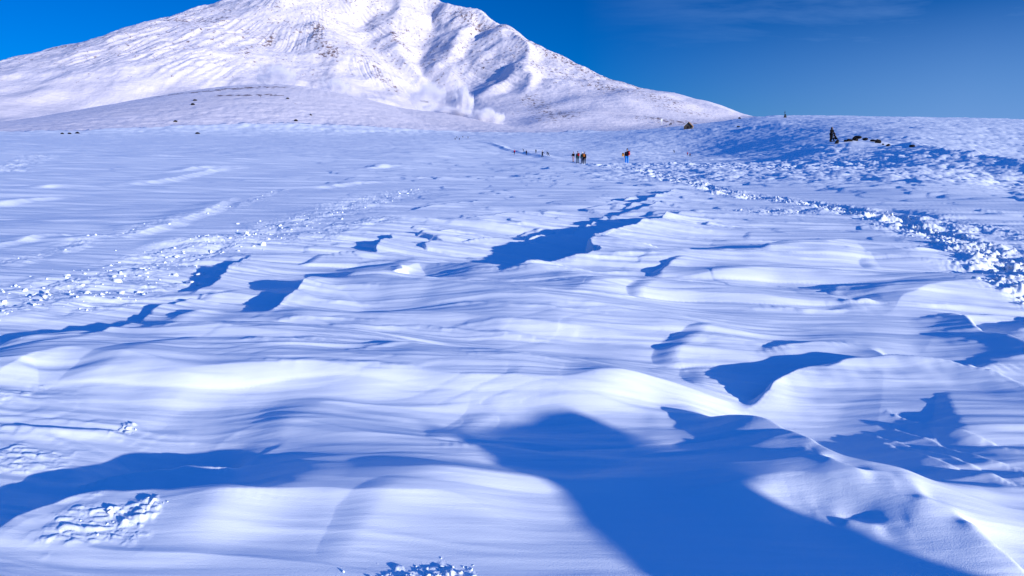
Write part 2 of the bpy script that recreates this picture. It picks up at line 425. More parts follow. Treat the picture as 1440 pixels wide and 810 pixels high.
# ------------------------------------------------------------------ mountain
def rib(pts, r0, m):
    """ridge line descending towards the viewer with slope m from range r0"""
    x, y, z0 = RZ(pts[0][0], pts[0][1], r0)
    out = []
    for px, row in pts:
        x, y, z = RZ(px, row, 1000.); t = (z - EYE) / 1000.
        out.append((px, row, (m * r0 - z0 + EYE) / (m - t)))
    return out
RIDGES = [  # points (px, row, range), slope of the flanks, sharp or rounded
    ([(-500, 178, 1500), (-250, 160, 1700), (0, 113, 1950), (100, 90, 2000), (200, 57, 2050), (300, 19, 2120), (335, 0, 2150), (400, -32, 2250)], (.30, .66), 1),
    ([(400, -32, 2250), (480, -34, 2260), (560, -16, 2240), (620, -2, 2200), (640, 4, 2140), (662, 12, 2050), (700, 34, 1900)], (.80, .80), 1),
    ([(700, 34, 1900), (740, 58, 1800), (780, 78, 1720), (830, 98, 1650), (900, 122, 1560), (960, 141, 1480), (1060, 165, 1380), (1200, 184, 1200)], (.62, .30), 1),
    (rib([(400, -32), (425, 5), (440, 34), (452, 62), (470, 95), (500, 126), (540, 146), (580, 160)], 2250, .50), .55, 1),
    (rib([(335, 0), (330, 40), (300, 80), (250, 120), (200, 150)], 2150, .46), .40, 1),
    (rib([(560, -16), (548, 25), (560, 60), (590, 95), (606, 118)], 2240, .60), .70, 1),
    (rib([(700, 34), (722, 54), (737, 72), (736, 92), (748, 112), (742, 128), (732, 150), (722, 172)], 1890, .50), .80, 1),
    (rib([(736, 92), (716, 108), (694, 124), (676, 138)], 1560, .60), .85, 1),
    (rib([(655, 12), (652, 40), (640, 66)], 2030, .60), .8, 1),
    (rib([(700, 34), (696, 55), (676, 80), (660, 104)], 1870, .66), .95, 1),
    ([(20, 192, 1150), (100, 180, 1130), (200, 160, 1090), (280, 136, 1060), (340, 123, 1030), (400, 121, 1000), (450, 134, 970), (520, 149, 930), (600, 160, 900), (660, 178, 860)], .26, 0),
    (rib([(800, 92), (840, 130), (870, 160), (890, 178)], 1700, .40), .3, 1),
]
RIDG = []
for pts, s, kind in RIDGES:
    P = spline([RZ(*p) for p in pts], 6)
    RIDG.append((P, s, kind))

SUMMIT = RZ(450, -34, 2260)

def zmount(x, y):
    base = zbase(x, y)
    H = []
    rr = np.hypot(x, y)
    # domain warp keeps the ribs from running straight
    xw = x + 38 * fbm(x / 260, y / 260, 3, 101); yw = y + 38 * fbm(x / 260, y / 260, 3, 102)
    for P, s, kind in RIDG:
        best = np.full(x.shape, -1e9)
        X, Y = (xw, yw) if kind else (x, y)
        for i in range(len(P) - 1):
            sx, sy = P[i + 1, 0] - P[i, 0], P[i + 1, 1] - P[i, 1]
            l2 = sx * sx + sy * sy
            t = np.clip(((X - P[i, 0]) * sx + (Y - P[i, 1]) * sy) / l2, 0, 1)
            d = np.hypot(X - P[i, 0] - t * sx, Y - P[i, 1] - t * sy)
            zc = P[i, 2] + t * (P[i + 1, 2] - P[i, 2])
            if kind:
                if isinstance(s, tuple):
                    q = (i + t) / (len(P) - 1); sl = s[0] + (s[1] - s[0]) * q ** (2.2 if s[0] < s[1] else .6)
                    if s[0] != s[1]:
                        sl = np.where(((t >= 1) & (i == len(P) - 2)) if s[0] < s[1] else ((t <= 0) & (i == 0)), .9, sl)
                else:
                    sl = s
                e = zc - sl * (np.sqrt(d * d + 64) - 8)
            else:
                e = zc - s * (np.sqrt(d * d + 2500) - 50)
            np.maximum(best, e, out=best)
        H.append(best)
    k = 5.0
    mx = np.maximum.reduce(H)
    sm = mx + k * np.log(sum(np.exp(np.clip((h - mx) / k, -40, 0)) for h in H))
    # rills run down from the summit
    dx, dy = x - SUMMIT[0], y - SUMMIT[1]
    ang = np.arctan2(dx, -dy) + .012 * fbm(x / 220, y / 220, 2, 117); ds = np.hypot(dx, dy)
    hi = sst(20, 160, sm - base)
    ril = (1 - np.abs(perlin(ang * 26, ds / 420, 111)) * 2)
    ril2 = (1 - np.abs(perlin(ang * 120, ds / 300, 112)) * 2)
    sm = sm + hi * (3.5 * ril * sst(-.2, .4, perlin(x / 250, y / 250, 115)) + 1.8 * ril2 * sst(0, .3, perlin(x / 180, y / 180, 113) + .1))
    sm = sm + hi * (3.5 * (.5 - np.abs(fbm(x / 90, y / 90, 3, 116, .5))) + 1.2 * fbm(x / 34, y / 34, 3, 114, .55) + .55 * fbm(x / 10, y / 10, 2, 118))
    kk = 9.0
    d = (sm - base) / kk
    out = base + kk * np.logaddexp(0, np.clip(d, -30, 200))
    return out - kk * 0.0, sm - base

def Z(x, y):
    x = np.atleast_1d(np.asarray(x, float)); y = np.atleast_1d(np.asarray(y, float))
    r = np.hypot(x, y)
    z = zbase(x, y) + zdetail(x, y)[0]
    return z

def Zfull(x, y):
    x = np.atleast_1d(np.asarray(x, float)); y = np.atleast_1d(np.asarray(y, float))
    r = np.hypot(x, y)
    z = np.empty(x.shape)
    n = r < 430
    if n.any():
        z[n] = Z(x[n], y[n])
    f = ~n
    if f.any():
        m, _ = zmount(x[f], y[f])
        w = sst(430, 780, r[f])
        det = zdetail(x[f], y[f])[0]
        z[f] = (zbase(x[f], y[f])) * (1 - w) + m * w + det * (1 - .6 * sst(650, 900, r[f]))
    return z

def hit(px, py, rmin=3, rmax=2600):
    dx, dy, dz = ray(px, py)
    h = math.hypot(dx, dy)
    rs = np.exp(np.linspace(math.log(rmin), math.log(rmax), 6000))
    x = dx / h * rs; y = dy / h * rs
    zr = EYE + dz / h * rs
    zz = Zfull(x, y)
    k = np.nonzero(zz >= zr)[0]
    if len(k) == 0:
        k = [int(np.argmin(np.abs(zz - zr)))]
    k = k[0]
    return float(x[k]), float(y[k]), float(zz[k])

# ------------------------------------------------------------------ helpers
def tag(o, label=None, cat=None, group=None, kind=None):
    if label: o['label'] = label
    if cat: o['category'] = cat
    if group: o['group'] = group
    if kind: o['kind'] = kind
    return o

def link(name, me, mat=None, parent=None):
    o = bpy.data.objects.new(name, me)
    C.objects.link(o)
    if mat is not None:
        me.materials.clear(); me.materials.append(mat)
    if parent is not None:
        o.parent = parent
    return o

def empty(name, loc, rz=0):
    o = bpy.data.objects.new(name, None)
    C.objects.link(o)
    o.location = loc; o.rotation_euler = (0, 0, rz)
    o.empty_display_size = .2
    return o

def mesh_np(name, V, Fq, smooth=True, nper=4):
    me = bpy.data.meshes.new(name)
    V = np.ascontiguousarray(V, dtype=np.float32); Fq = np.ascontiguousarray(Fq, dtype=np.int32)
    me.vertices.add(len(V)); me.vertices.foreach_set('co', V.ravel())
    me.loops.add(Fq.size); me.loops.foreach_set('vertex_index', Fq.ravel())
    me.polygons.add(len(Fq))
    me.polygons.foreach_set('loop_start', np.arange(0, Fq.size, nper, dtype=np.int32))
    me.polygons.foreach_set('use_smooth', np.full(len(Fq), smooth))
    me.update(calc_edges=True)
    return me

def grid_faces(nr, na, wrap=False):
    i, j = np.meshgrid(np.arange(nr - 1), np.arange(na if wrap else na - 1), indexing='ij')
    j2 = (j + 1) % na
    return np.stack([i * na + j, i * na + j2, (i + 1) * na + j2, (i + 1) * na + j], -1).reshape(-1, 4)[:, ::-1]

# ------------------------------------------------------------------ materials
def mat(name):
    m = bpy.data.materials.new(name); m.use_nodes = True
    nt = m.node_tree
    return m, nt, nt.nodes['Principled BSDF'], nt.links.new

def snow_material(name, mountain=False):
    m, nt, b, lk = mat(name)
    N = nt.nodes.new
    b.inputs['Roughness'].default_value = .55
    b.inputs['Specular IOR Level'].default_value = .25
    tc = N('ShaderNodeTexCoord')
    col = N('ShaderNodeMix'); col.data_type = 'RGBA'
    n1 = N('ShaderNodeTexNoise'); n1.inputs['Scale'].default_value = .35 if not mountain else .01; n1.inputs['Detail'].default_value = 5
    lk(tc.outputs['Object'], n1.inputs['Vector'])
    lk(n1.outputs['Fac'], col.inputs['Factor'])
    col.inputs['A'].default_value = (.78, .85, .91, 1); col.inputs['B'].default_value = (.88, .92, .95, 1)
    if mountain:
        col.inputs['A'].default_value = (.68, .64, .67, 1); col.inputs['B'].default_value = (.90, .85, .87, 1)
    last = col.outputs['Result']
    if mountain:
        at = N('ShaderNodeAttribute'); at.attribute_name = 'rock'
        mp = N('ShaderNodeMapping'); mp.inputs['Scale'].default_value = (.11, .11, .06)
        lk(tc.outputs['Object'], mp.inputs['Vector'])
        n2 = N('ShaderNodeTexNoise'); n2.inputs['Scale'].default_value = 1.0; n2.inputs['Detail'].default_value = 8; n2.inputs['Roughness'].default_value = .72
        lk(mp.outputs['Vector'], n2.inputs['Vector'])
        # coverage = rock attribute decides how much of the noise breaks through the snow
        sub = N('ShaderNodeMath'); sub.operation = 'MULTIPLY_ADD'
        lk(at.outputs['Fac'], sub.inputs[0]); sub.inputs[1].default_value = .30
        lk(n2.outputs['Fac'], sub.inputs[2])
        mr = N('ShaderNodeMapRange'); mr.inputs['From Min'].default_value = .655; mr.inputs['From Max'].default_value = .72
        lk(sub.outputs[0], mr.inputs['Value'])
        rc = N('ShaderNodeMix'); rc.data_type = 'RGBA'
        n3 = N('ShaderNodeTexNoise'); n3.inputs['Scale'].default_value = .05
        lk(tc.outputs['Object'], n3.inputs['Vector']); lk(n3.outputs['Fac'], rc.inputs['Factor'])
        rc.inputs['A'].default_value = (.10, .075, .075, 1); rc.inputs['B'].default_value = (.30, .20, .17, 1)
        mx = N('ShaderNodeMix'); mx.data_type = 'RGBA'
        lk(mr.outputs['Result'], mx.inputs['Factor']); lk(last, mx.inputs['A']); lk(rc.outputs['Result'], mx.inputs['B'])
        last = mx.outputs['Result']
    lk(last, b.inputs['Base Color'])
    # grain
    b1 = N('ShaderNodeBump'); b2 = N('ShaderNodeBump')
    f = N('ShaderNodeTexNoise'); f.inputs['Detail'].default_value = 4; f.inputs['Roughness'].default_value = .65
    g = N('ShaderNodeTexNoise'); g.inputs['Detail'].default_value = 3
    mp2 = N('ShaderNodeMapping')
    lk(tc.outputs['Object'], f.inputs['Vector']); lk(tc.outputs['Object'], mp2.inputs['Vector']); lk(mp2.outputs['Vector'], g.inputs['Vector'])
    if mountain:
        f.inputs['Scale'].default_value = .12; b1.inputs['Distance'].default_value = 1.6; b1.inputs['Strength'].default_value = .6
        mp2.inputs['Scale'].default_value = (.02, .05, .02); g.inputs['Scale'].default_value = 1; b2.inputs['Distance'].default_value = 3; b2.inputs['Strength'].default_value = .5
    else:
        f.inputs['Scale'].default_value = 190; b1.inputs['Distance'].default_value = .0025; b1.inputs['Strength'].default_value = .7
        mp2.inputs['Scale'].default_value = (1.3, 22, 8); mp2.inputs['Rotation'].default_value = (0, 0, math.radians(5)); g.inputs['Scale'].default_value = 1
        b2.inputs['Distance'].default_value = .012; b2.inputs['Strength'].default_value = .35
    lk(f.outputs['Fac'], b1.inputs['Height']); lk(g.outputs['Fac'], b2.inputs['Height'])
    lk(b1.outputs['Normal'], b2.inputs['Normal']); lk(b2.outputs['Normal'], b.inputs['Normal'])
    return m

SNOW = snow_material('wind_snow'); MSNOW = snow_material('mountain_snow', True)

def rock_material(name, a, b_, snow=.55):
    m, nt, b, lk = mat(name); N = nt.nodes.new
    tc = N('ShaderNodeTexCoord'); n = N('ShaderNodeTexNoise'); n.inputs['Scale'].default_value = 4; n.inputs['Detail'].default_value = 8
    lk(tc.outputs['Object'], n.inputs['Vector'])
    mx = N('ShaderNodeMix'); mx.data_type = 'RGBA'; mx.inputs['A'].default_value = a + (1,); mx.inputs['B'].default_value = b_ + (1,)
    lk(n.outputs['Fac'], mx.inputs['Factor'])
    geo = N('ShaderNodeNewGeometry'); sp = N('ShaderNodeSeparateXYZ'); lk(geo.outputs['Normal'], sp.inputs[0])
    ad = N('ShaderNodeMath'); ad.operation = 'MULTIPLY_ADD'; lk(n.outputs['Fac'], ad.inputs[0]); ad.inputs[1].default_value = .5; lk(sp.outputs['Z'], ad.inputs[2])
    mr = N('ShaderNodeMapRange'); mr.inputs['From Min'].default_value = snow + .5; mr.inputs['From Max'].default_value = snow + .6
    lk(ad.outputs[0], mr.inputs['Value'])
    m2 = N('ShaderNodeMix'); m2.data_type = 'RGBA'; lk(mr.outputs['Result'], m2.inputs['Factor']); lk(mx.outputs['Result'], m2.inputs['A']); m2.inputs['B'].default_value = (.88, .88, .91, 1)
    lk(m2.outputs['Result'], b.inputs['Base Color']); b.inputs['Roughness'].default_value = .85; b.inputs['Specular IOR Level'].default_value = .1
    bp = N('ShaderNodeBump'); bp.inputs['Distance'].default_value = .05; lk(n.outputs['Fac'], bp.inputs['Height']); lk(bp.outputs['Normal'], b.inputs['Normal'])
    return m
ROCK = rock_material('dark_rock', (.006, .006, .008), (.022, .018, .018), .78)
STONE = rock_material('hut_stone', (.06, .05, .045), (.20, .15, .10), .9)

_cl = {}
def cloth(rgb, rough=.8):
    if (rgb, rough) in _cl: return _cl[(rgb, rough)]
    m, nt, b, lk = mat('cloth'); N = nt.nodes.new
    tc = N('ShaderNodeTexCoord'); n = N('ShaderNodeTexNoise'); n.inputs['Scale'].default_value = 9; n.inputs['Detail'].default_value = 4
    lk(tc.outputs['Object'], n.inputs['Vector'])
    mx = N('ShaderNodeMix'); mx.data_type = 'RGBA'; lk(n.outputs['Fac'], mx.inputs['Factor'])
    mx.inputs['A'].default_value = tuple(c * .8 for c in rgb) + (1,); mx.inputs['B'].default_value = tuple(min(1, c * 1.15) for c in rgb) + (1,)
    lk(mx.outputs['Result'], b.inputs['Base Color']); b.inputs['Roughness'].default_value = rough; b.inputs['Specular IOR Level'].default_value = .08
    _cl[(rgb, rough)] = m
    return m
SKIN = cloth((.45, .27, .2), .55)

# ------------------------------------------------------------------ ground mesh
def rsteps(segs):
    out = [segs[0][0]]
    for a, b, k in segs:
        while out[-1] < b:
            out.append(out[-1] * (1 + k / RES))
    return np.array(out)

def build_ground():
    rr = np.concatenate([[.02, .3, .7, 1.0], rsteps([(1.25, 14, .0027), (14, 60, .0042), (60, 700, .0065)])])
    na = int(1500 * RES)
    th = np.concatenate([np.linspace(-50, 50, na), np.linspace(50, 310, 202)[1:-1]])
    T, R = np.meshgrid(np.radians(th), rr)
    x = (R * np.sin(T)).ravel(); y = (R * np.cos(T)).ravel()
    z = np.empty(x.shape); rb = np.empty(x.shape)
    n = 400000
    for i in range(0, len(x), n):
        d, q = zdetail(x[i:i + n], y[i:i + n])
        z[i:i + n] = zbase(x[i:i + n], y[i:i + n]) + d
    far = np.hypot(x, y) > 430
    z[far] = Zfull(x[far], y[far])
    z[np.hypot(x, y) > rr[-2] + .01] -= 6
    me = mesh_np('snow_field', np.stack([x, y, z], 1), grid_faces(len(rr), len(th), True))
    o = link('snow_field', me, SNOW)
    tag(o, 'wind carved snow field with ridges and blue hollows leading to the mountain', 'snow', kind='structure')
    return o

def build_mountain():
    rr = np.concatenate([np.arange(660, 900, 4 / RES), np.arange(900, 2400, 3.2 / RES), np.linspace(2400, 4200, 60)])
    th = np.linspace(-50, 50, int(1300 * RES))
    T, R = np.meshgrid(np.radians(th), rr)
    x = (R * np.sin(T)).ravel(); y = (R * np.cos(T)).ravel()
    z = np.empty(x.shape); rock = np.zeros(x.shape)
    n = 300000
    for i in range(0, len(x), n):
        z[i:i + n] = Zfull(x[i:i + n], y[i:i + n])
    z[np.hypot(x, y) < 690] -= .8
    # where scrub and rock show through: painted along ribs and the windswept right shoulder
    def paint(pts, w, s, warp=30):
        L = spline([RZ(*p) for p in pts], 5)
        d, _, _ = polydist(x + warp * perlin(x / 90, y / 90, 5), y, L)
        np.maximum(rock, s * np.exp(-(d / w) ** 2), out=rock)
    paint([(440, 34, 1820), (448, 60, 1720), (462, 90, 1580)], 35, .6)
    paint([(480, 60, 1700), (520, 95, 1580), (560, 135, 1400)], 30, .45)
    paint([(548, 50, 1900), (570, 75, 1800)], 30, .6)
    paint([(640, 4, 2050), (720, 46, 1850), (800, 88, 1700), (900, 124, 1560)], 60, .52)
    paint([(760, 80, 1600), (830, 112, 1500), (900, 140, 1380), (960, 155, 1300)], 80, .45)
    paint([(750, 125, 1350), (760, 150, 1200), (790, 165, 1100)], 50, .5)
    paint([(150, 85, 1950), (220, 68, 1950), (320, 50, 1850)], 60, .52)
    paint([(200, 92, 1700), (290, 70, 1700), (390, 55, 1750)], 30, .42)
    paint([(340, 96, 1560), (385, 60, 1750)], 16, .6)
    paint([(80, 100, 1900), (150, 92, 1800)], 40, .5)
    paint([(250, 145, 950), (330, 148, 930), (400, 150, 940)], 16, .62)
    paint([(330, 172, 870), (380, 172, 870)], 10, .7)
    paint([(640, 60, 1800), (620, 95, 1600)], 25, .3)
    paint([(930, 158, 1150), (980, 160, 1150)], 40, .6)
    rock = np.maximum(rock, .30 * sst(40, 250, z)) + .12 * perlin(x / 60, y / 60, 119)
    me = mesh_np('mountain', np.stack([x, y, z], 1), grid_faces(len(rr), len(th)))
    a = me.attributes.new('rock', 'FLOAT', 'POINT'); a.data.foreach_set('value', rock.astype(np.float32))
    o = link('mountain', me, MSNOW)
    tag(o, 'snow covered mountain with a shaded central gully and rocky ribs', 'mountain', kind='structure')
    return o

build_ground()
build_mountain()

# ------------------------------------------------------------------ rocks
def ico(sub=3):
    import bmesh
    bm = bmesh.new(); bmesh.ops.create_icosphere(bm, subdivisions=sub, radius=1)
    V = np.array([v.co[:] for v in bm.verts]); Fc = np.array([[v.index for v in f.verts] for f in bm.faces]); bm.free()
    return V, Fc
ICO3 = ico(4); ICO1 = ico(1); ICO2 = ico(2)

def rock_mesh(size, seed):
    V, Fc = ICO3
    V = V.copy(); rs = np.random.RandomState(seed)
    for _ in range(9):     # chop flat facets
        n = rs.randn(3); n /= np.linalg.norm(n); d = .55 + .3 * rs.rand()
        k = V @ n; m = k > d
        V[m] -= np.outer(k[m] - d, n)
    V *= (1 + .10 * fbm(V[:, 0] * 2 + seed, V[:, 1] * 2 + V[:, 2] * 1.7, 3, seed % 7))[:, None]
    V *= np.array(size) / 2 * 1.3
    return mesh_np('rock', V, Fc, True, 3)

def rock(px, py, w, h, label, seed, d=None, sink=.3, group=None, pos=None):
    p = pos or hit(px, py)
    r = math.hypot(p[0], p[1])
    W = w / F * r; Hh = h / F * r
    o = link('rock', rock_mesh((W, d or W * .8, Hh), seed), ROCK)
    o.location = (p[0], p[1], p[2] + Hh * (.5 - sink)); o.rotation_euler = (0, .1, rnd.uniform(-.4, .4))
    tag(o, label, 'rock', group)
    return o

# ------------------------------------------------------------------ people
def skin_mesh(name, verts, edges, radii, root=0, sub=1):
    me = bpy.data.meshes.new(name); me.from_pydata([tuple(v) for v in verts], edges, [])
    o = bpy.data.objects.new(name, me); C.objects.link(o)
    md = o.modifiers.new('s', 'SKIN'); md.use_smooth_shade = True
    for i, sv in enumerate(me.skin_vertices[0].data):
        r = radii[i]
        sv.radius = r if isinstance(r, tuple) else (r, r); sv.use_root = (i == root)
    sb = o.modifiers.new('b', 'SUBSURF'); sb.levels = sub; sb.render_levels = sub
    dg = bpy.context.evaluated_depsgraph_get()
    new = bpy.data.meshes.new_from_object(o.evaluated_get(dg))
    new.name = name
    bpy.data.objects.remove(o); bpy.data.meshes.remove(me)
    for p in new.polygons: p.use_smooth = True
    return new

def person(pos, H, face, label, jacket, trousers, hat=None, boots=(.02, .02, .02), pose='stand', hair=(.02, .015, .012),
           arms=((.12, 0), (.12, 0)), stride=.1, lean=0., hood=False, group=None, sleeve=None, patch=None):
    """arms: for left and right (forward swing radians, elbow bend radians)"""
    k = H / 1.75
    root = empty('person', pos, face)
    tag(root, label, 'person', group)
    hipz = .92; knee = .48
    V = {}
    if pose == 'crouch':
        hip = Vector((0, -.15, .38))
        legs = {}
        for s in (-1, 1):
            legs[s] = [hip + Vector((s * .10, 0, 0)), Vector((s * .17, .28, .50)), Vector((s * .15, .05, .08)), Vector((s * .15, .22, .04))]
        up = Vector((0, math.sin(.5), math.cos(.5)))
    elif pose == 'sit':
        hip = Vector((0, -.05, .16))
        legs = {}
        for s in (-1, 1):
            legs[s] = [hip + Vector((s * .10, 0, 0)), Vector((s * .14, .38, .30)), Vector((s * .13, .62, -.08)), Vector((s * .13, .78, -.10))]
        up = Vector((0, math.sin(.25), math.cos(.25)))
    else:
        hip = Vector((0, 0, hipz))
        legs = {}
        for s in (-1, 1):
            st = stride * s
            legs[s] = [hip + Vector((s * .10, 0, 0)), Vector((s * .11, st * .6 + .05, knee)), Vector((s * .12, st * 1.6, .09)), Vector((s * .13, st * 1.6 + .17, .04))]
        up = Vector((0, math.sin(lean), math.cos(lean)))
    fw = Vector((0, up.z, -up.y))
    waist = hip + up * .18; chest = hip + up * .40; neck = hip + up * .56
    hup = (up + Vector((0, 0, .5))).normalized()
    headb = neck + hup * .10; headm = neck + hup * .19; headt = neck + hup * .27
    nose = headm + Vector((0, .115, -.01))
    armj = {}
    for s in (-1, 1):
        sw, el = arms[0] if s < 0 else arms[1]
        sh = chest + Vector((s * .19, 0, 0)) + up * .09
        e = sh + (Vector((s * .10, math.sin(sw), -math.cos(sw))).normalized()) * .29
        w = e + (Vector((s * .02, math.sin(sw + el), -math.cos(sw + el))).normalized()) * .25
        h = w + (w - e).normalized() * .10
        armj[s] = [sh, e, w, h]
    def sc(v): return v * k
    # whole body, one skinned surface
    vs = [hip, waist, chest, neck, headb, headm, headt, nose]; ed = [(0, 1), (1, 2), (2, 3), (3, 4), (4, 5), (5, 6), (5, 7)]
    rad = [(.15, .11), (.135, .10), (.16, .11), (.055, .055), (.075, .085), (.085, .10), (.055, .07), .016]
    for s in (-1, 1):
        b0 = len(vs); vs += legs[s]; ed += [(0, b0), (b0, b0 + 1), (b0 + 1, b0 + 2), (b0 + 2, b0 + 3)]; rad += [.095, .062, .045, .045]
        b0 = len(vs); vs += armj[s]; ed += [(2, b0), (b0, b0 + 1), (b0 + 1, b0 + 2), (b0 + 2, b0 + 3)]; rad += [.06, .045, .033, .035]
    link('body', skin_mesh('body', [sc(v) for v in vs], ed, [tuple(q * k for q in (r if isinstance(r, tuple) else (r, r))) for r in rad]), SKIN, root)
    # jacket
    vs = [hip - up * .06, waist, chest, neck]; ed = [(0, 1), (1, 2), (2, 3)]
    rad = [(.185, .15), (.175, .135), (.20, .15), (.09, .09)]
    for s in (-1, 1):
        b0 = len(vs); vs += armj[s][:3]; ed += [(2, b0), (b0, b0 + 1), (b0 + 1, b0 + 2)]; rad += [.085, .07, .058]
    link('jacket', skin_mesh('jacket', [sc(v) for v in vs], ed, [tuple(q * k for q in (r if isinstance(r, tuple) else (r, r))) for r in rad]), cloth(jacket), root)
    # trousers
    vs = [hip + up * .02]; ed = []; rad = [(.16, .125)]
    for s in (-1, 1):
        b0 = len(vs); vs += legs[s][:3]; ed += [(0, b0), (b0, b0 + 1), (b0 + 1, b0 + 2)]; rad += [.115, .085, .072]
    link('trousers', skin_mesh('trousers', [sc(v) for v in vs], ed, [tuple(q * k for q in (r if isinstance(r, tuple) else (r, r))) for r in rad]), cloth(trousers), root)
    for s in (-1, 1):
        a, b = legs[s][2], legs[s][3]
        link('boot', skin_mesh('boot', [sc(a + Vector((0, 0, .12))), sc(a + Vector((0, -.02, -.02))), sc(b), sc(b + Vector((0, .05, -.005)))], [(0, 1), (1, 2), (2, 3)], [.07 * k, .065 * k, .055 * k, .04 * k]), cloth(boots, .5), root)
        w, h = armj[s][2], armj[s][3]
        hd = (h - w).normalized()
        sd = Vector((1, 0, 0)).cross(hd); sd = Vector((1, 0, 0)) if sd.length < .3 else Vector((1, 0, 0))
        # glove with a palm, four fingers and a thumb
        gv = [w, w + hd * .05]; ge = [(0, 1)]; gr = [.038, .042]
        for q in range(4):
            off = Vector((0, (q - 1.5) * .022, 0))
            i0 = len(gv); gv += [w + hd * .09 + off, w + hd * (.15 + .012 * (1.5 - abs(q - 1.5))) + off]; ge += [(1, i0), (i0, i0 + 1)]; gr += [.013, .010]
        i0 = len(gv); gv += [w + hd * .06 + Vector((0, .05, 0)), w + hd * .10 + Vector((0, .065, 0))]; ge += [(1, i0), (i0, i0 + 1)]; gr += [.014, .011]
        link('glove', skin_mesh('glove', [sc(v) for v in gv], ge, [g * k for g in gr]), cloth((.03, .03, .035)), root)
    if hood:
        link('hood', skin_mesh('hood', [sc(neck - up * .02), sc(headb + Vector((0, -.02, 0))), sc(headm + Vector((0, -.03, .01))), sc(headt + Vector((0, -.02, .02)))], [(0, 1), (1, 2), (2, 3)], [.10 * k, .115 * k, .125 * k, .085 * k]), cloth(jacket), root)
    elif hat:
        link('hat', skin_mesh('hat', [sc(headm + hup * .03), sc(headt + hup * .01), sc(headt + hup * .10)], [(0, 1), (1, 2)], [.112 * k, .10 * k, .045 * k]), cloth(hat), root)
    else:
        link('hair', skin_mesh('hair', [sc(headm + Vector((0, -.04, 0))), sc(headt + Vector((0, -.015, .0))), sc(headb + Vector((0, -.05, 0)))], [(0, 1), (0, 2)], [.105 * k, .085 * k, .08 * k]), cloth(hair), root)
    root['J'] = 0
    del root['J']
    return root, {'chest': chest * k, 'hip': hip * k, 'hand_l': armj[-1][3] * k, 'hand_r': armj[1][3] * k, 'k': k}

def rounded_box(size, bev=.25, seed=0):
    import bmesh
    bm = bmesh.new(); bmesh.ops.create_cube(bm, size=1)
    for v in bm.verts: v.co = Vector((v.co.x * size[0], v.co.y * size[1], v.co.z * size[2]))
    bmesh.ops.bevel(bm, geom=list(bm.edges), offset=min(size) * bev, segments=3, affect='EDGES', profile=.6)
    me = bpy.data.meshes.new('box'); bm.to_mesh(me); bm.free()
    for p in me.polygons: p.use_smooth = True
    return me

def backpack(root, J, color, label, face, size=(.32, .2, .5), off=(0, -.24, .02), strapc=(.02, .02, .02)):
    k = J['k']
    M = Matrix.Rotation(face, 3, 'Z')
    p = Vector(root.location) + M @ (J['chest'] + Vector(off) * k)
    e = empty('backpack', p, face); tag(e, label, 'backpack')
    link('bag', rounded_box([s * k for s in size]), cloth(color), e)
    l = link('flap', rounded_box([size[0] * k * 1.03, size[1] * k * 1.1, .1 * k]), cloth(strapc), e); l.location = (0, 0, size[2] * k * .5)
    pk = link('pocket', rounded_box([size[0] * k * .7, .07 * k, size[2] * k * .4]), cloth(tuple(c * .7 for c in color)), e); pk.location = (0, -size[1] * k * .55, -.08 * k)
    return e

def P(px, foot, top, *a, **kw):
    h = kw.pop('size', 1.75)
    dy = h * 1.02 * F / (foot - top) * (kw.pop('full', 1.0))
    x, y, _ = RZ(px, foot, 100.)
    q = np.exp(np.linspace(math.log(12), math.log(dy * 1.25), 1500)); xx = x / y * q
    zz = Zfull(xx, q)
    sl = (zz - EYE) / q
    vis = sl >= np.maximum.accumulate(sl) - .0003
    ok = vis & (q > dy * .86)
    k = np.nonzero(ok)[0]
    tgt = ray(px, foot); tgt = tgt[2] / tgt[1]
    k = k[np.argmin(np.abs(sl[k] - tgt) * 300 + np.abs(np.log(q[k] / dy)) * 3)] if len(k) else int(np.argmin(np.abs(q - dy)))
    x, y = float(xx[k]), float(q[k])

    p = (x, y, float(Zfull(x, y)[0]))
    return person((p[0], p[1], p[2] - .03), h, *a, **kw)

BK = (.004, .004, .006)
gA, gB, gC = 'hikers walking the trodden path in file', 'hikers standing together on the path', 'distant hikers near the steam vents'
# the single large figure
r0, J0 = P(881, 232.8, 210, math.radians(170), 'person in black cap and dark jacket with red sleeve and bright blue trousers', (.03, .02, .035), (.01, .22, .75), hat=BK, arms=((.9, .9), (.15, .3)), stride=.06, size=1.85)
backpack(r0, J0, (.75, .32, .03), 'yellow orange bag held by the person in bright blue trousers', math.radians(170), (.22, .16, .3), (.42, .16, -.16))
backpack(r0, J0, (.6, .03, .03), 'red rucksack on the person in bright blue trousers', math.radians(110), (.26, .16, .42), (-.14, -.12, .0))
# the group of four
P(806, 231, 219, math.radians(10), 'person in black jacket with pale pinkish trousers at the left of the standing group', BK, (.35, .26, .33), hat=BK, arms=((.5, .6), (.4, .9)), stride=.12, group=gB, size=1.6)
r2, J2 = P(812, 232.5, 215.5, math.radians(0), 'person in green jacket and dark teal trousers with black hat and red bag', (.012, .12, .06), (.02, .05, .07), hat=(.05, .01, .02), stride=.05, group=gB, size=1.8)
backpack(r2, J2, (.4, .015, .02), 'red rucksack on the person in the green jacket', 0, (.3, .2, .42), (.1, -.22, 0))
P(818.4, 231, 214.8, math.radians(20), 'person in white hat and dark green jacket second from the right of the group', (.02, .13, .07), (.03, .05, .12), hat=(.85, .85, .85), group=gB, size=1.75, arms=((.2, .2), (.5, .5)))
r3, J3 = P(821.6, 233, 216, math.radians(-10), 'person all in black carrying an orange rucksack on the path', BK, BK, hat=BK, group=gB, size=1.8, arms=((.1, .1), (.1, .3)))
backpack(r3, J3, (.42, .13, .03), 'orange rucksack on the person all in black', math.radians(-10), (.32, .22, .46), (-.1, -.25, 0))
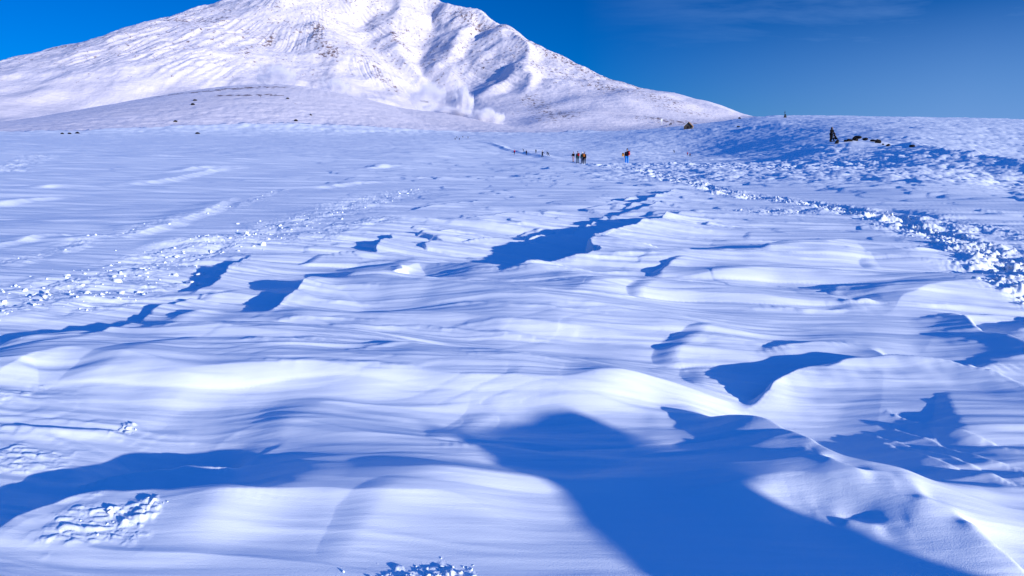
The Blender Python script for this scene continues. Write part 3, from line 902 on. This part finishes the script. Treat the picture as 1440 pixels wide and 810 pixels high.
# the file behind
P(723.4, 217.3, 211.3, 0, 'person in crimson jacket and black trousers at the left end of the file', (.55, .01, .05), BK, hat=(.5, .01, .04), group=gA)
P(736.6, 217.5, 213, math.radians(90), 'stooping person in black beside a slimmer upright one', BK, BK, lean=.8, hood=True, group=gA, size=1.6)
P(740.3, 217.9, 211, 0, 'slim upright person in dark navy next to the stooping one', (.01, .015, .05), BK, hat=BK, group=gA)
P(753.6, 218.6, 212.4, 0, 'stocky person in black walking alone mid file', BK, BK, hood=True, group=gA)
P(762.6, 221.2, 212.2, math.radians(-60), 'tall person in black with one arm held out to the side', BK, BK, hat=BK, arms=((.1, .1), (.9, .1)), group=gA)
P(771.2, 220.6, 214, math.radians(60), 'person in black bending forward with feet apart on the path', BK, (.04, .04, .05), lean=1.1, stride=.25, hood=True, group=gA, size=1.7)
# far away by the vents
for i, (px, ft, tp, lb) in enumerate(((640.0, 197, 194, 'leftmost of three tiny dark figures standing close by the steam vent'), (642.6, 197.2, 194.6, 'shortest figure in the middle of three by the steam vent'),
                    (645.9, 197, 193.6, 'tallest of the three tiny figures by the steam vent'), (650.9, 194.6, 192, 'tiny lone figure between the trio and another by the vent'),
                    (658.1, 194.8, 192, 'tiny lone figure nearest the bright snow under the steam'))):
    P(px, ft, tp, 0, lb, BK, BK, hat=BK, group=gC)
P(966.3, 223, 218.8, 0, 'tiny person in pink red jacket in the basin below the stone hut', (.55, .03, .12), (.08, .02, .04), hat=BK)
P(970, 223, 218.6, 0, 'tiny person in dark maroon beside the pink one in the basin', (.08, .01, .02), BK, hat=BK)
P(948.3, 214.6, 212, math.radians(90), 'tiny dark person bending alone on the slope below the stone hut', BK, BK, lean=.9, hood=True, full=.55)
# on the right mound
P(1167.8, 198.9, 178.5, math.radians(200), 'person all in black standing on the snow mound beside dark rocks', BK, BK, hood=True, arms=((.3, .6), (.3, .8)), stride=.02, size=1.85)
P(1173.6, 198.6, 189, math.radians(60), 'person in black crouching next to the standing one on the mound', BK, BK, hood=True, pose='crouch', arms=((1.0, .3), (1.0, .3)), size=1.7, full=.55)

# ------------------------------------------------------------------ rocks of the mound
gr = 'dark rocks along the top of the snow mound'
for (px, py, w, h, lb, sd) in (
        (1176.5, 202, 4, 6, 'small upright dark rock just under the crouching person', 3),
        (1189, 199, 3.6, 2.6, 'small round dark rock at the left end of the row', 4),
        (1194.8, 198.6, 6, 3.4, 'flat dark rock between a round one and a tall one', 5),
        (1201.5, 197.6, 6, 5.0, 'dark pointed boulder leaning left at the middle of the mound', 6),
        (1206, 194.8, 8, 3.6, 'long slanting dark slab, highest rock of the mound', 7),
        (1217, 197.4, 5, 3.6, 'dark block resting right of the slanting slab', 8),
        (1228, 199.2, 5.5, 3.0, 'low dark rock between two blocks on the mound', 9),
        (1234.5, 201.2, 5, 5.6, 'square dark boulder on the right shoulder of the mound', 10),
        (1242, 203.8, 2.4, 2.0, 'tiny dark stone right of the square boulder', 12),
        (1248.6, 205.4, 4.5, 3.0, 'last dark rock of the row down the right side of the mound', 11),
        (1283, 206.5, 5, 2.6, 'lone low dark rock on the crest beyond the mound', 14)):
    rock(px, py, w, h, lb, sd, group=gr)
for (px, py, w, h, lb, sd) in (
        (1040, 166.8, 3, 2, 'small dark rock on the skyline at the foot of the mountain', 20),
        (1038.6, 179, 3.2, 2.2, 'small dark rock on the slope right of the stone hut', 21),
        (943, 175, 3, 2, 'small dark rock beside the slanting poles', 22),
        (88, 188.5, 3, 1.8, 'leftmost dark stone in the snow of the left plain', 24),
        (98, 188.6, 3, 1.8, 'dark stone right beside the leftmost one on the plain', 25),
        (109, 187.6, 4, 2, 'widest of the snowy stones on the left plain', 26),
        (247, 171.4, 4.5, 2, 'pale brown stone alone on the white hump', 27),
        (271, 147.6, 4, 2.4, 'lower of two stones near the top of the white hump', 28),
        (274, 141.6, 4, 2.4, 'upper of two stones near the top of the white hump', 29),
        (278, 188, 4, 2, 'small stone at the foot of the white hump', 30),
        (437, 162, 3, 2, 'dark stone in the bright snow patch of the hump', 31),
        (405, 139, 3, 2, 'dark stone on the right shoulder of the white hump', 32),
        (416, 170, 4, 2.4, 'stone beside the bright snow patch', 33),
        (596, 143.6, 10, 3, 'long dark rock at the mouth of the gully under drifting steam', 34)):
    rock(px, py, w, h, lb, sd)

# ------------------------------------------------------------------ stone hut
def prism_mesh(pts, y0, y1, name='m'):
    n = len(pts)
    V = [(p[0], y0, p[1]) for p in pts] + [(p[0], y1, p[1]) for p in pts]
    Fc = [list(range(n)), list(range(2 * n - 1, n - 1, -1))] + [[i + n, (i + 1) % n + n, (i + 1) % n, i] for i in range(n)]
    me = bpy.data.meshes.new(name); me.from_pydata(V, [], Fc); me.update(); return me
p = hit(968, 181)
hr = math.hypot(p[0], p[1]); s = 12 / F * hr / 6.0
hut = empty('stone_hut', p, math.radians(-25)); hut.scale = (s, s, s)
tag(hut, 'small stone refuge hut with a steep snowy roof at the mountain foot', 'hut')
link('wall', prism_mesh([(-2.6, -1), (2.6, -1), (2.6, 1.5), (0, 4.0), (-2.6, 1.5)], -2, 2), STONE, hut)
for sg in (-1, 1):
    rf = link('roof', prism_mesh([(0, 4.02), (sg * 3.0, 1.15), (sg * 3.1, 1.40), (0, 4.4)] if sg > 0 else [(0, 4.4), (sg * 3.1, 1.40), (sg * 3.0, 1.15), (0, 4.02)], -2.3, 2.3), SNOW if sg < 0 else cloth((.35, .22, .12)), hut)
dr = link('door', prism_mesh([(-.5, -.3), (.5, -.3), (.5, 1.5), (-.5, 1.5)], -2.06, -2.003), cloth((.04, .025, .02)), hut)
wn = link('window', prism_mesh([(1.2, .5), (1.9, .5), (1.9, 1.2), (1.2, 1.2)], -2.05, -2.003), cloth((.02, .02, .03), .2), hut)

# ------------------------------------------------------------------ mast on the skyline, marker post, slanting rails
def tube(a, b, r0, r1=None, n=10):
    a, b = Vector(a), Vector(b); r1 = r0 if r1 is None else r1
    d = (b - a).normalized(); u = d.orthogonal().normalized(); w = d.cross(u)
    V = []; 
    for q, r in ((a, r0), (b, r1)):
        for i in range(n):
            t = 2 * math.pi * i / n; V.append(tuple(q + u * math.cos(t) * r + w * math.sin(t) * r))
    Fc = [[i, (i + 1) % n, n + (i + 1) % n, n + i] for i in range(n)] + [list(range(n))[::-1], list(range(n, 2 * n))]
    me = bpy.data.meshes.new('tube'); me.from_pydata(V, [], Fc); me.update(); return me
DK = cloth((.03, .035, .04), .5)
p = hit(1103.5, 165.5)
hr = math.hypot(p[0], p[1]); u = hr / F
ms = empty('weather_mast', (p[0], p[1], p[2] - .3)); tag(ms, 'thin weather mast with a dark instrument box on the skyline', 'mast')
link('pole', tube((-.3 * u, 0, 0), (-.5 * u, 0, 8.5 * u), .34 * u, .22 * u), DK, ms)
link('instrument_box', prism_mesh([(-1.1 * u, .3), (2.0 * u, .3), (1.4 * u, 2.4 * u), (.6 * u, 4.6 * u), (-.2 * u, 4.2 * u)], -.9 * u, .9 * u), DK, ms)
link('crossarm', tube((-1.6 * u, 0, 6.3 * u), (.7 * u, 0, 6.3 * u), .16 * u), DK, ms)
p = hit(930, 175)
u = math.hypot(p[0], p[1]) / F
mp_ = empty('marker_post', (p[0], p[1], p[2] - .2)); tag(mp_, 'pale marker post with a square board on the slope left of the stone hut', 'post')
link('pole', tube((0, 0, 0), (0, 0, 5 * u), .3 * u), cloth((.6, .65, .6)), mp_)
link('board', prism_mesh([(-1.2 * u, 3.8 * u), (1.2 * u, 3.8 * u), (1.2 * u, 6.8 * u), (-1.2 * u, 6.8 * u)], -.3 * u, .3 * u), cloth((.7, .75, .72)), mp_)
for (ax, ay, bx, by, lb) in ((937, 177, 944, 184.5, 'lower of two dark slanting poles lying on the snow slope'), (941, 176, 952, 183, 'upper of two dark slanting poles lying on the snow slope')):
    a = Vector(hit(ax, ay)); b = Vector(hit(bx, by))
    if (a - b).length > 60: b = a + (b - a).normalized() * 30
    u = a.length / F
    o = link('slanting_pole', tube(a + Vector((0, 0, .5 * u)), b + Vector((0, 0, .5 * u)), .3 * u), DK); tag(o, lb, 'pole')

# ------------------------------------------------------------------ loose snow lumps of the churned trails
def lumps():
    rs = np.random.RandomState(3)
    pos = []; siz = []
    def add(x, y, s): pos.append((x, y)); siz.append(s)
    for (L, w, s), n in zip(TRAILG, (2200, 1100, 60, 120, 100, 200, 0)):
        seg = np.hypot(*np.diff(L, axis=0).T); cum = np.concatenate([[0], np.cumsum(seg)])
        # nearer ground shows its lumps larger, so it gets more of them
        for _ in range(n):
            t = rs.rand() ** 2.0 * min(cum[-1], 34)
            i = min(np.searchsorted(cum, t) - 1, len(seg) - 1); i = max(i, 0)
            f = (t - cum[i]) / seg[i]
            q = L[i] + (L[i + 1] - L[i]) * f
            x, y = q + rs.randn(2) * w * .75
            add(x, y, min(.002 + .0055 * rs.exponential() ** 1.3, .05) * (1.4 if s > .9 else 1))
    for (px, py, rx, n, sz) in ((600, 812, .10, 22, .003), (645, 808, .05, 12, .003), (560, 814, .10, 12, .003), (175, 596, .04, 8, .004), (100, 467, .12, 8, .008), (205, 728, .06, 10, .003), (140, 745, .1, 10, .003)):
        gx, gy = G(px, py)
        for _ in range(n):
            a = rs.randn(2); add(gx + a[0] * rx, gy + a[1] * rx * .4, sz * (.5 + rs.exponential()))
    pos = np.array(pos); siz = np.array(siz)
    zz = Zfull(pos[:, 0], pos[:, 1])
    V0, F0 = ICO2; nv = len(V0)
    Vs = []; Fs = []
    for i in range(len(pos)):
        n = rs.randn(3); n /= np.linalg.norm(n)
        V = V0 * (1 + .22 * rs.randn(nv, 1))
        for _ in range(3):
            n = rs.randn(3); n /= np.linalg.norm(n); k = V @ n; m = k > .6; V[m] -= np.outer(k[m] - .6, n)
        V = V * siz[i] * (.7 + .6 * rs.rand(3)) + np.array([pos[i, 0], pos[i, 1], zz[i] - siz[i] * .05])
        Vs.append(V); Fs.append(F0 + i * nv)
    me = mesh_np('snow_rubble', np.concatenate(Vs), np.concatenate(Fs), True, 3)
    tag(link('snow_rubble', me, SNOW), 'loose broken lumps of snow along the churned trails', 'snow lumps', kind='stuff')
lumps()

# ------------------------------------------------------------------ steam from the vents
def steam_mat(dens, sc):
    m = bpy.data.materials.new('steam'); m.use_nodes = True; nt = m.node_tree; nt.nodes.clear(); N = nt.nodes.new; lk = nt.links.new
    out = N('ShaderNodeOutputMaterial'); v = N('ShaderNodeVolumePrincipled'); lk(v.outputs[0], out.inputs['Volume'])
    v.inputs['Color'].default_value = (.97, .96, .98, 1); v.inputs['Anisotropy'].default_value = 0.0
    tc = N('ShaderNodeTexCoord')
    n = N('ShaderNodeTexNoise'); n.inputs['Scale'].default_value = sc; n.inputs['Detail'].default_value = 4
    lk(tc.outputs['Object'], n.inputs['Vector'])
    ln = N('ShaderNodeVectorMath'); ln.operation = 'LENGTH'; lk(tc.outputs['Object'], ln.inputs[0])
    a = N('ShaderNodeMath'); a.operation = 'SUBTRACT'; a.inputs[0].default_value = 1.0; lk(ln.outputs['Value'], a.inputs[1])
    b = N('ShaderNodeMath'); b.operation = 'MULTIPLY_ADD'; lk(n.outputs['Fac'], b.inputs[0]); b.inputs[1].default_value = 4.4; b.inputs[2].default_value = -2.4
    c = N('ShaderNodeMath'); c.operation = 'ADD'; lk(a.outputs[0], c.inputs[0]); lk(b.outputs[0], c.inputs[1])
    mr = N('ShaderNodeMapRange'); lk(c.outputs[0], mr.inputs['Value']); mr.inputs['From Min'].default_value = .05; mr.inputs['From Max'].default_value = .7; mr.inputs['To Max'].default_value = dens
    lk(mr.outputs['Result'], v.inputs['Density'])
    return m
gs = 'steam rising from the volcanic vents'
for (px, py, r, w, h, dens, lb) in (
        (650, 148, 930, 34, 74, .06, 'tall column of white steam over the brightest vent'),
        (622, 160, 940, 84, 26, .035, 'low billowing steam left of the tall column'),
        (676, 168, 900, 70, 44, .035, 'bright steam hugging the snow right of the tall column'),
        (598, 134, 1120, 60, 50, .018, 'thin steam at the mouth of the shaded gully'),
        (468, 124, 1120, 46, 34, .04, 'grey lilac puff of steam between the rib and the hump'),
        (385, 108, 1120, 60, 40, .025, 'wispy steam behind the top of the white hump')):
    c = Vector(RZ(px, py, r)); W = w / F * r / 2; Hh = h / F * r / 2
    V, Fc = ICO2
    me = mesh_np('steam', V, Fc, True, 3)
    m = steam_mat(dens * 4.5, 1.9)
    o = link('steam', me, m); o.location = c; o.scale = (W, W * .8, Hh)
    tag(o, lb, 'steam', gs)

# ------------------------------------------------------------------ unseen slab behind the viewpoint, its outline cut to throw the long shadow
def shadow_slab():
    out = [(935, 822), (880, 772), (822, 716), (806, 692), (760, 672), (705, 648), (655, 622), (630, 606), (662, 613), (690, 620), (708, 619), (730, 603), (752, 600),
           (775, 586), (810, 582), (840, 590), (868, 606), (890, 630), (915, 652), (960, 652), (1000, 656), (1030, 672), (1080, 700), (1130, 722), (1200, 748), (1260, 772), (1330, 796), (1420, 826), (1560, 862)]
    D0 = 6.4
    gx0, gy0 = G(800, 640)
    cx, cy = gx0 + LH[0] * D0, gy0 + LH[1] * D0
    nx, ny = -LH[1], LH[0]          # along the plane
    pts = []
    for (px, py) in out:
        gx, gy, gz = hit(px, py, 1.2, 12) if py < 830 else G(px, py, 0) + (0.,)
        D = (cx - gx) * LH[0] + (cy - gy) * LH[1]
        a = (gx - cx) * nx + (gy - cy) * ny
        pts.append((a, gz + D * math.tan(SUN_EL)))
    a0, a1 = pts[0][0], pts[-1][0]
    pts = [(a0, -.5)] + pts + [(a1, -.5)]
    import bmesh
    bm = bmesh.new()
    vs = [bm.verts.new((cx + nx * a - LH[0] * .16, cy + ny * a - LH[1] * .16, z)) for a, z in pts]
    f = bm.faces.new(vs)
    ex = bmesh.ops.extrude_face_region(bm, geom=[f])
    for v in [g for g in ex['geom'] if isinstance(g, bmesh.types.BMVert)]:
        v.co.x += LH[0] * .32; v.co.y += LH[1] * .32
    bmesh.ops.recalc_face_normals(bm, faces=bm.faces)
    bmesh.ops.triangulate(bm, faces=bm.faces)
    me = bpy.data.meshes.new('shadow_caster'); bm.to_mesh(me); bm.free()
    o = link('shadow_caster', me, ROCK)
    tag(o, 'unseen rock slab behind the viewpoint, cut to throw the long shadow over the snow', 'rock outcrop')

shadow_slab()

# ------------------------------------------------------------------ camera, sun, sky
cam = bpy.data.cameras.new('camera'); co = bpy.data.objects.new('camera', cam); C.objects.link(co)
co.location = (0, 0, EYE + float(0)); co.rotation_euler = (math.radians(90) - PHI, 0, 0)
cam.sensor_width = 36; cam.lens = 36 * F / 1440; cam.clip_end = 20000; cam.clip_start = .05
bpy.context.scene.camera = co

sun = bpy.data.lights.new('sun', 'SUN'); sun.energy = 5.0; sun.angle = math.radians(.5); sun.color = (1.0, .94, .90)
so = bpy.data.objects.new('sun', sun); C.objects.link(so)
d = Vector((LH[0] * math.cos(SUN_EL), LH[1] * math.cos(SUN_EL), math.sin(SUN_EL)))
so.rotation_euler = d.to_track_quat('Z', 'Y').to_euler(); so.location = (5, -5, 10)

w = bpy.data.worlds.new('World'); bpy.context.scene.world = w; w.use_nodes = True
nt = w.node_tree; N = nt.nodes.new; lk = nt.links.new
bg = nt.nodes['Background']
sky = N('ShaderNodeTexSky'); sky.sky_type = 'NISHITA'; sky.sun_disc = False
sky.sun_elevation = SUN_EL; sky.sun_rotation = SUN_AZ; sky.altitude = 1600; sky.air_density = 1.0; sky.dust_density = .2; sky.ozone_density = 3
hs = N('ShaderNodeMix'); hs.data_type = 'RGBA'; hs.blend_type = 'MULTIPLY'; hs.inputs['Factor'].default_value = 1
lk(sky.outputs[0], hs.inputs['A']); hs.inputs['B'].default_value = (.0, .53, 1.32, 1)
# thin high cloud veil low in the right of the sky
tc = N('ShaderNodeTexCoord'); mp = N('ShaderNodeMapping'); mp.inputs['Scale'].default_value = (1.2, 1.2, 7); mp.inputs['Rotation'].default_value = (0, math.radians(16), 0)
lk(tc.outputs['Generated'], mp.inputs['Vector'])
nz = N('ShaderNodeTexNoise'); nz.inputs['Scale'].default_value = 2.2; nz.inputs['Detail'].default_value = 6; nz.inputs['Roughness'].default_value = .6; nz.inputs['Distortion'].default_value = .6
lk(mp.outputs['Vector'], nz.inputs['Vector'])
c1 = N('ShaderNodeMapRange'); c1.inputs['From Min'].default_value = .43; c1.inputs['From Max'].default_value = .80; lk(nz.outputs['Fac'], c1.inputs['Value'])
sx = N('ShaderNodeSeparateXYZ'); lk(tc.outputs['Generated'], sx.inputs[0])
c2 = N('ShaderNodeMapRange'); c2.inputs['From Min'].default_value = .11; c2.inputs['From Max'].default_value = .6; lk(sx.outputs['X'], c2.inputs['Value'])
c3 = N('ShaderNodeMapRange'); c3.inputs['From Min'].default_value = .20; c3.inputs['From Max'].default_value = .02; lk(sx.outputs['Z'], c3.inputs['Value'])
m1 = N('ShaderNodeMath'); m1.operation = 'MULTIPLY'; lk(c1.outputs[0], m1.inputs[0]); lk(c2.outputs[0], m1.inputs[1])
m2 = N('ShaderNodeMath'); m2.operation = 'MULTIPLY_ADD'; lk(c3.outputs[0], m2.inputs[0]); lk(c2.outputs[0], m2.inputs[1]); m2.inputs[2].default_value = 0
m1s = N('ShaderNodeMath'); m1s.operation = 'MULTIPLY'; lk(m1.outputs[0], m1s.inputs[0]); m1s.inputs[1].default_value = .9
m3 = N('ShaderNodeMath'); m3.operation = 'MULTIPLY'; lk(m2.outputs[0], m3.inputs[0]); m3.inputs[1].default_value = .95
m4 = N('ShaderNodeMath'); m4.operation = 'MAXIMUM'; lk(m3.outputs[0], m4.inputs[0]); lk(m1s.outputs[0], m4.inputs[1])
vm = N('ShaderNodeMix'); vm.data_type = 'RGBA'; lk(m4.outputs[0], vm.inputs['Factor']); lk(hs.outputs['Result'], vm.inputs['A']); vm.inputs['B'].default_value = (1.8, 3.7, 7.9, 1)
zr = N('ShaderNodeMapRange'); zr.inputs['From Min'].default_value = .32; zr.inputs['From Max'].default_value = .85; zr.inputs['To Min'].default_value = 1; zr.inputs['To Max'].default_value = 3.2  # sky overhead, out of view, brightened to lift the blue fill in shadows
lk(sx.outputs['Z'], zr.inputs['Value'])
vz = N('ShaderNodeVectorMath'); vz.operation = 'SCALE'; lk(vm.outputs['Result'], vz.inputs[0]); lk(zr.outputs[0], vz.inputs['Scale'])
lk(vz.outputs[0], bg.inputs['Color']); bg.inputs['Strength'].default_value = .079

sc = bpy.context.scene
sc.view_settings.view_transform = 'Standard'; sc.view_settings.look = 'None'; sc.view_settings.gamma = 1; sc.view_settings.exposure = 0.25
sc.render.engine = 'CYCLES'
sc.cycles.max_bounces = 9; sc.cycles.diffuse_bounces = 1; sc.cycles.volume_bounces = 8
sc.cycles.volume_step_rate = 1.0; sc.cycles.volume_max_steps = 128
sc.cycles.use_denoising = True
sc.render.film_transparent = False
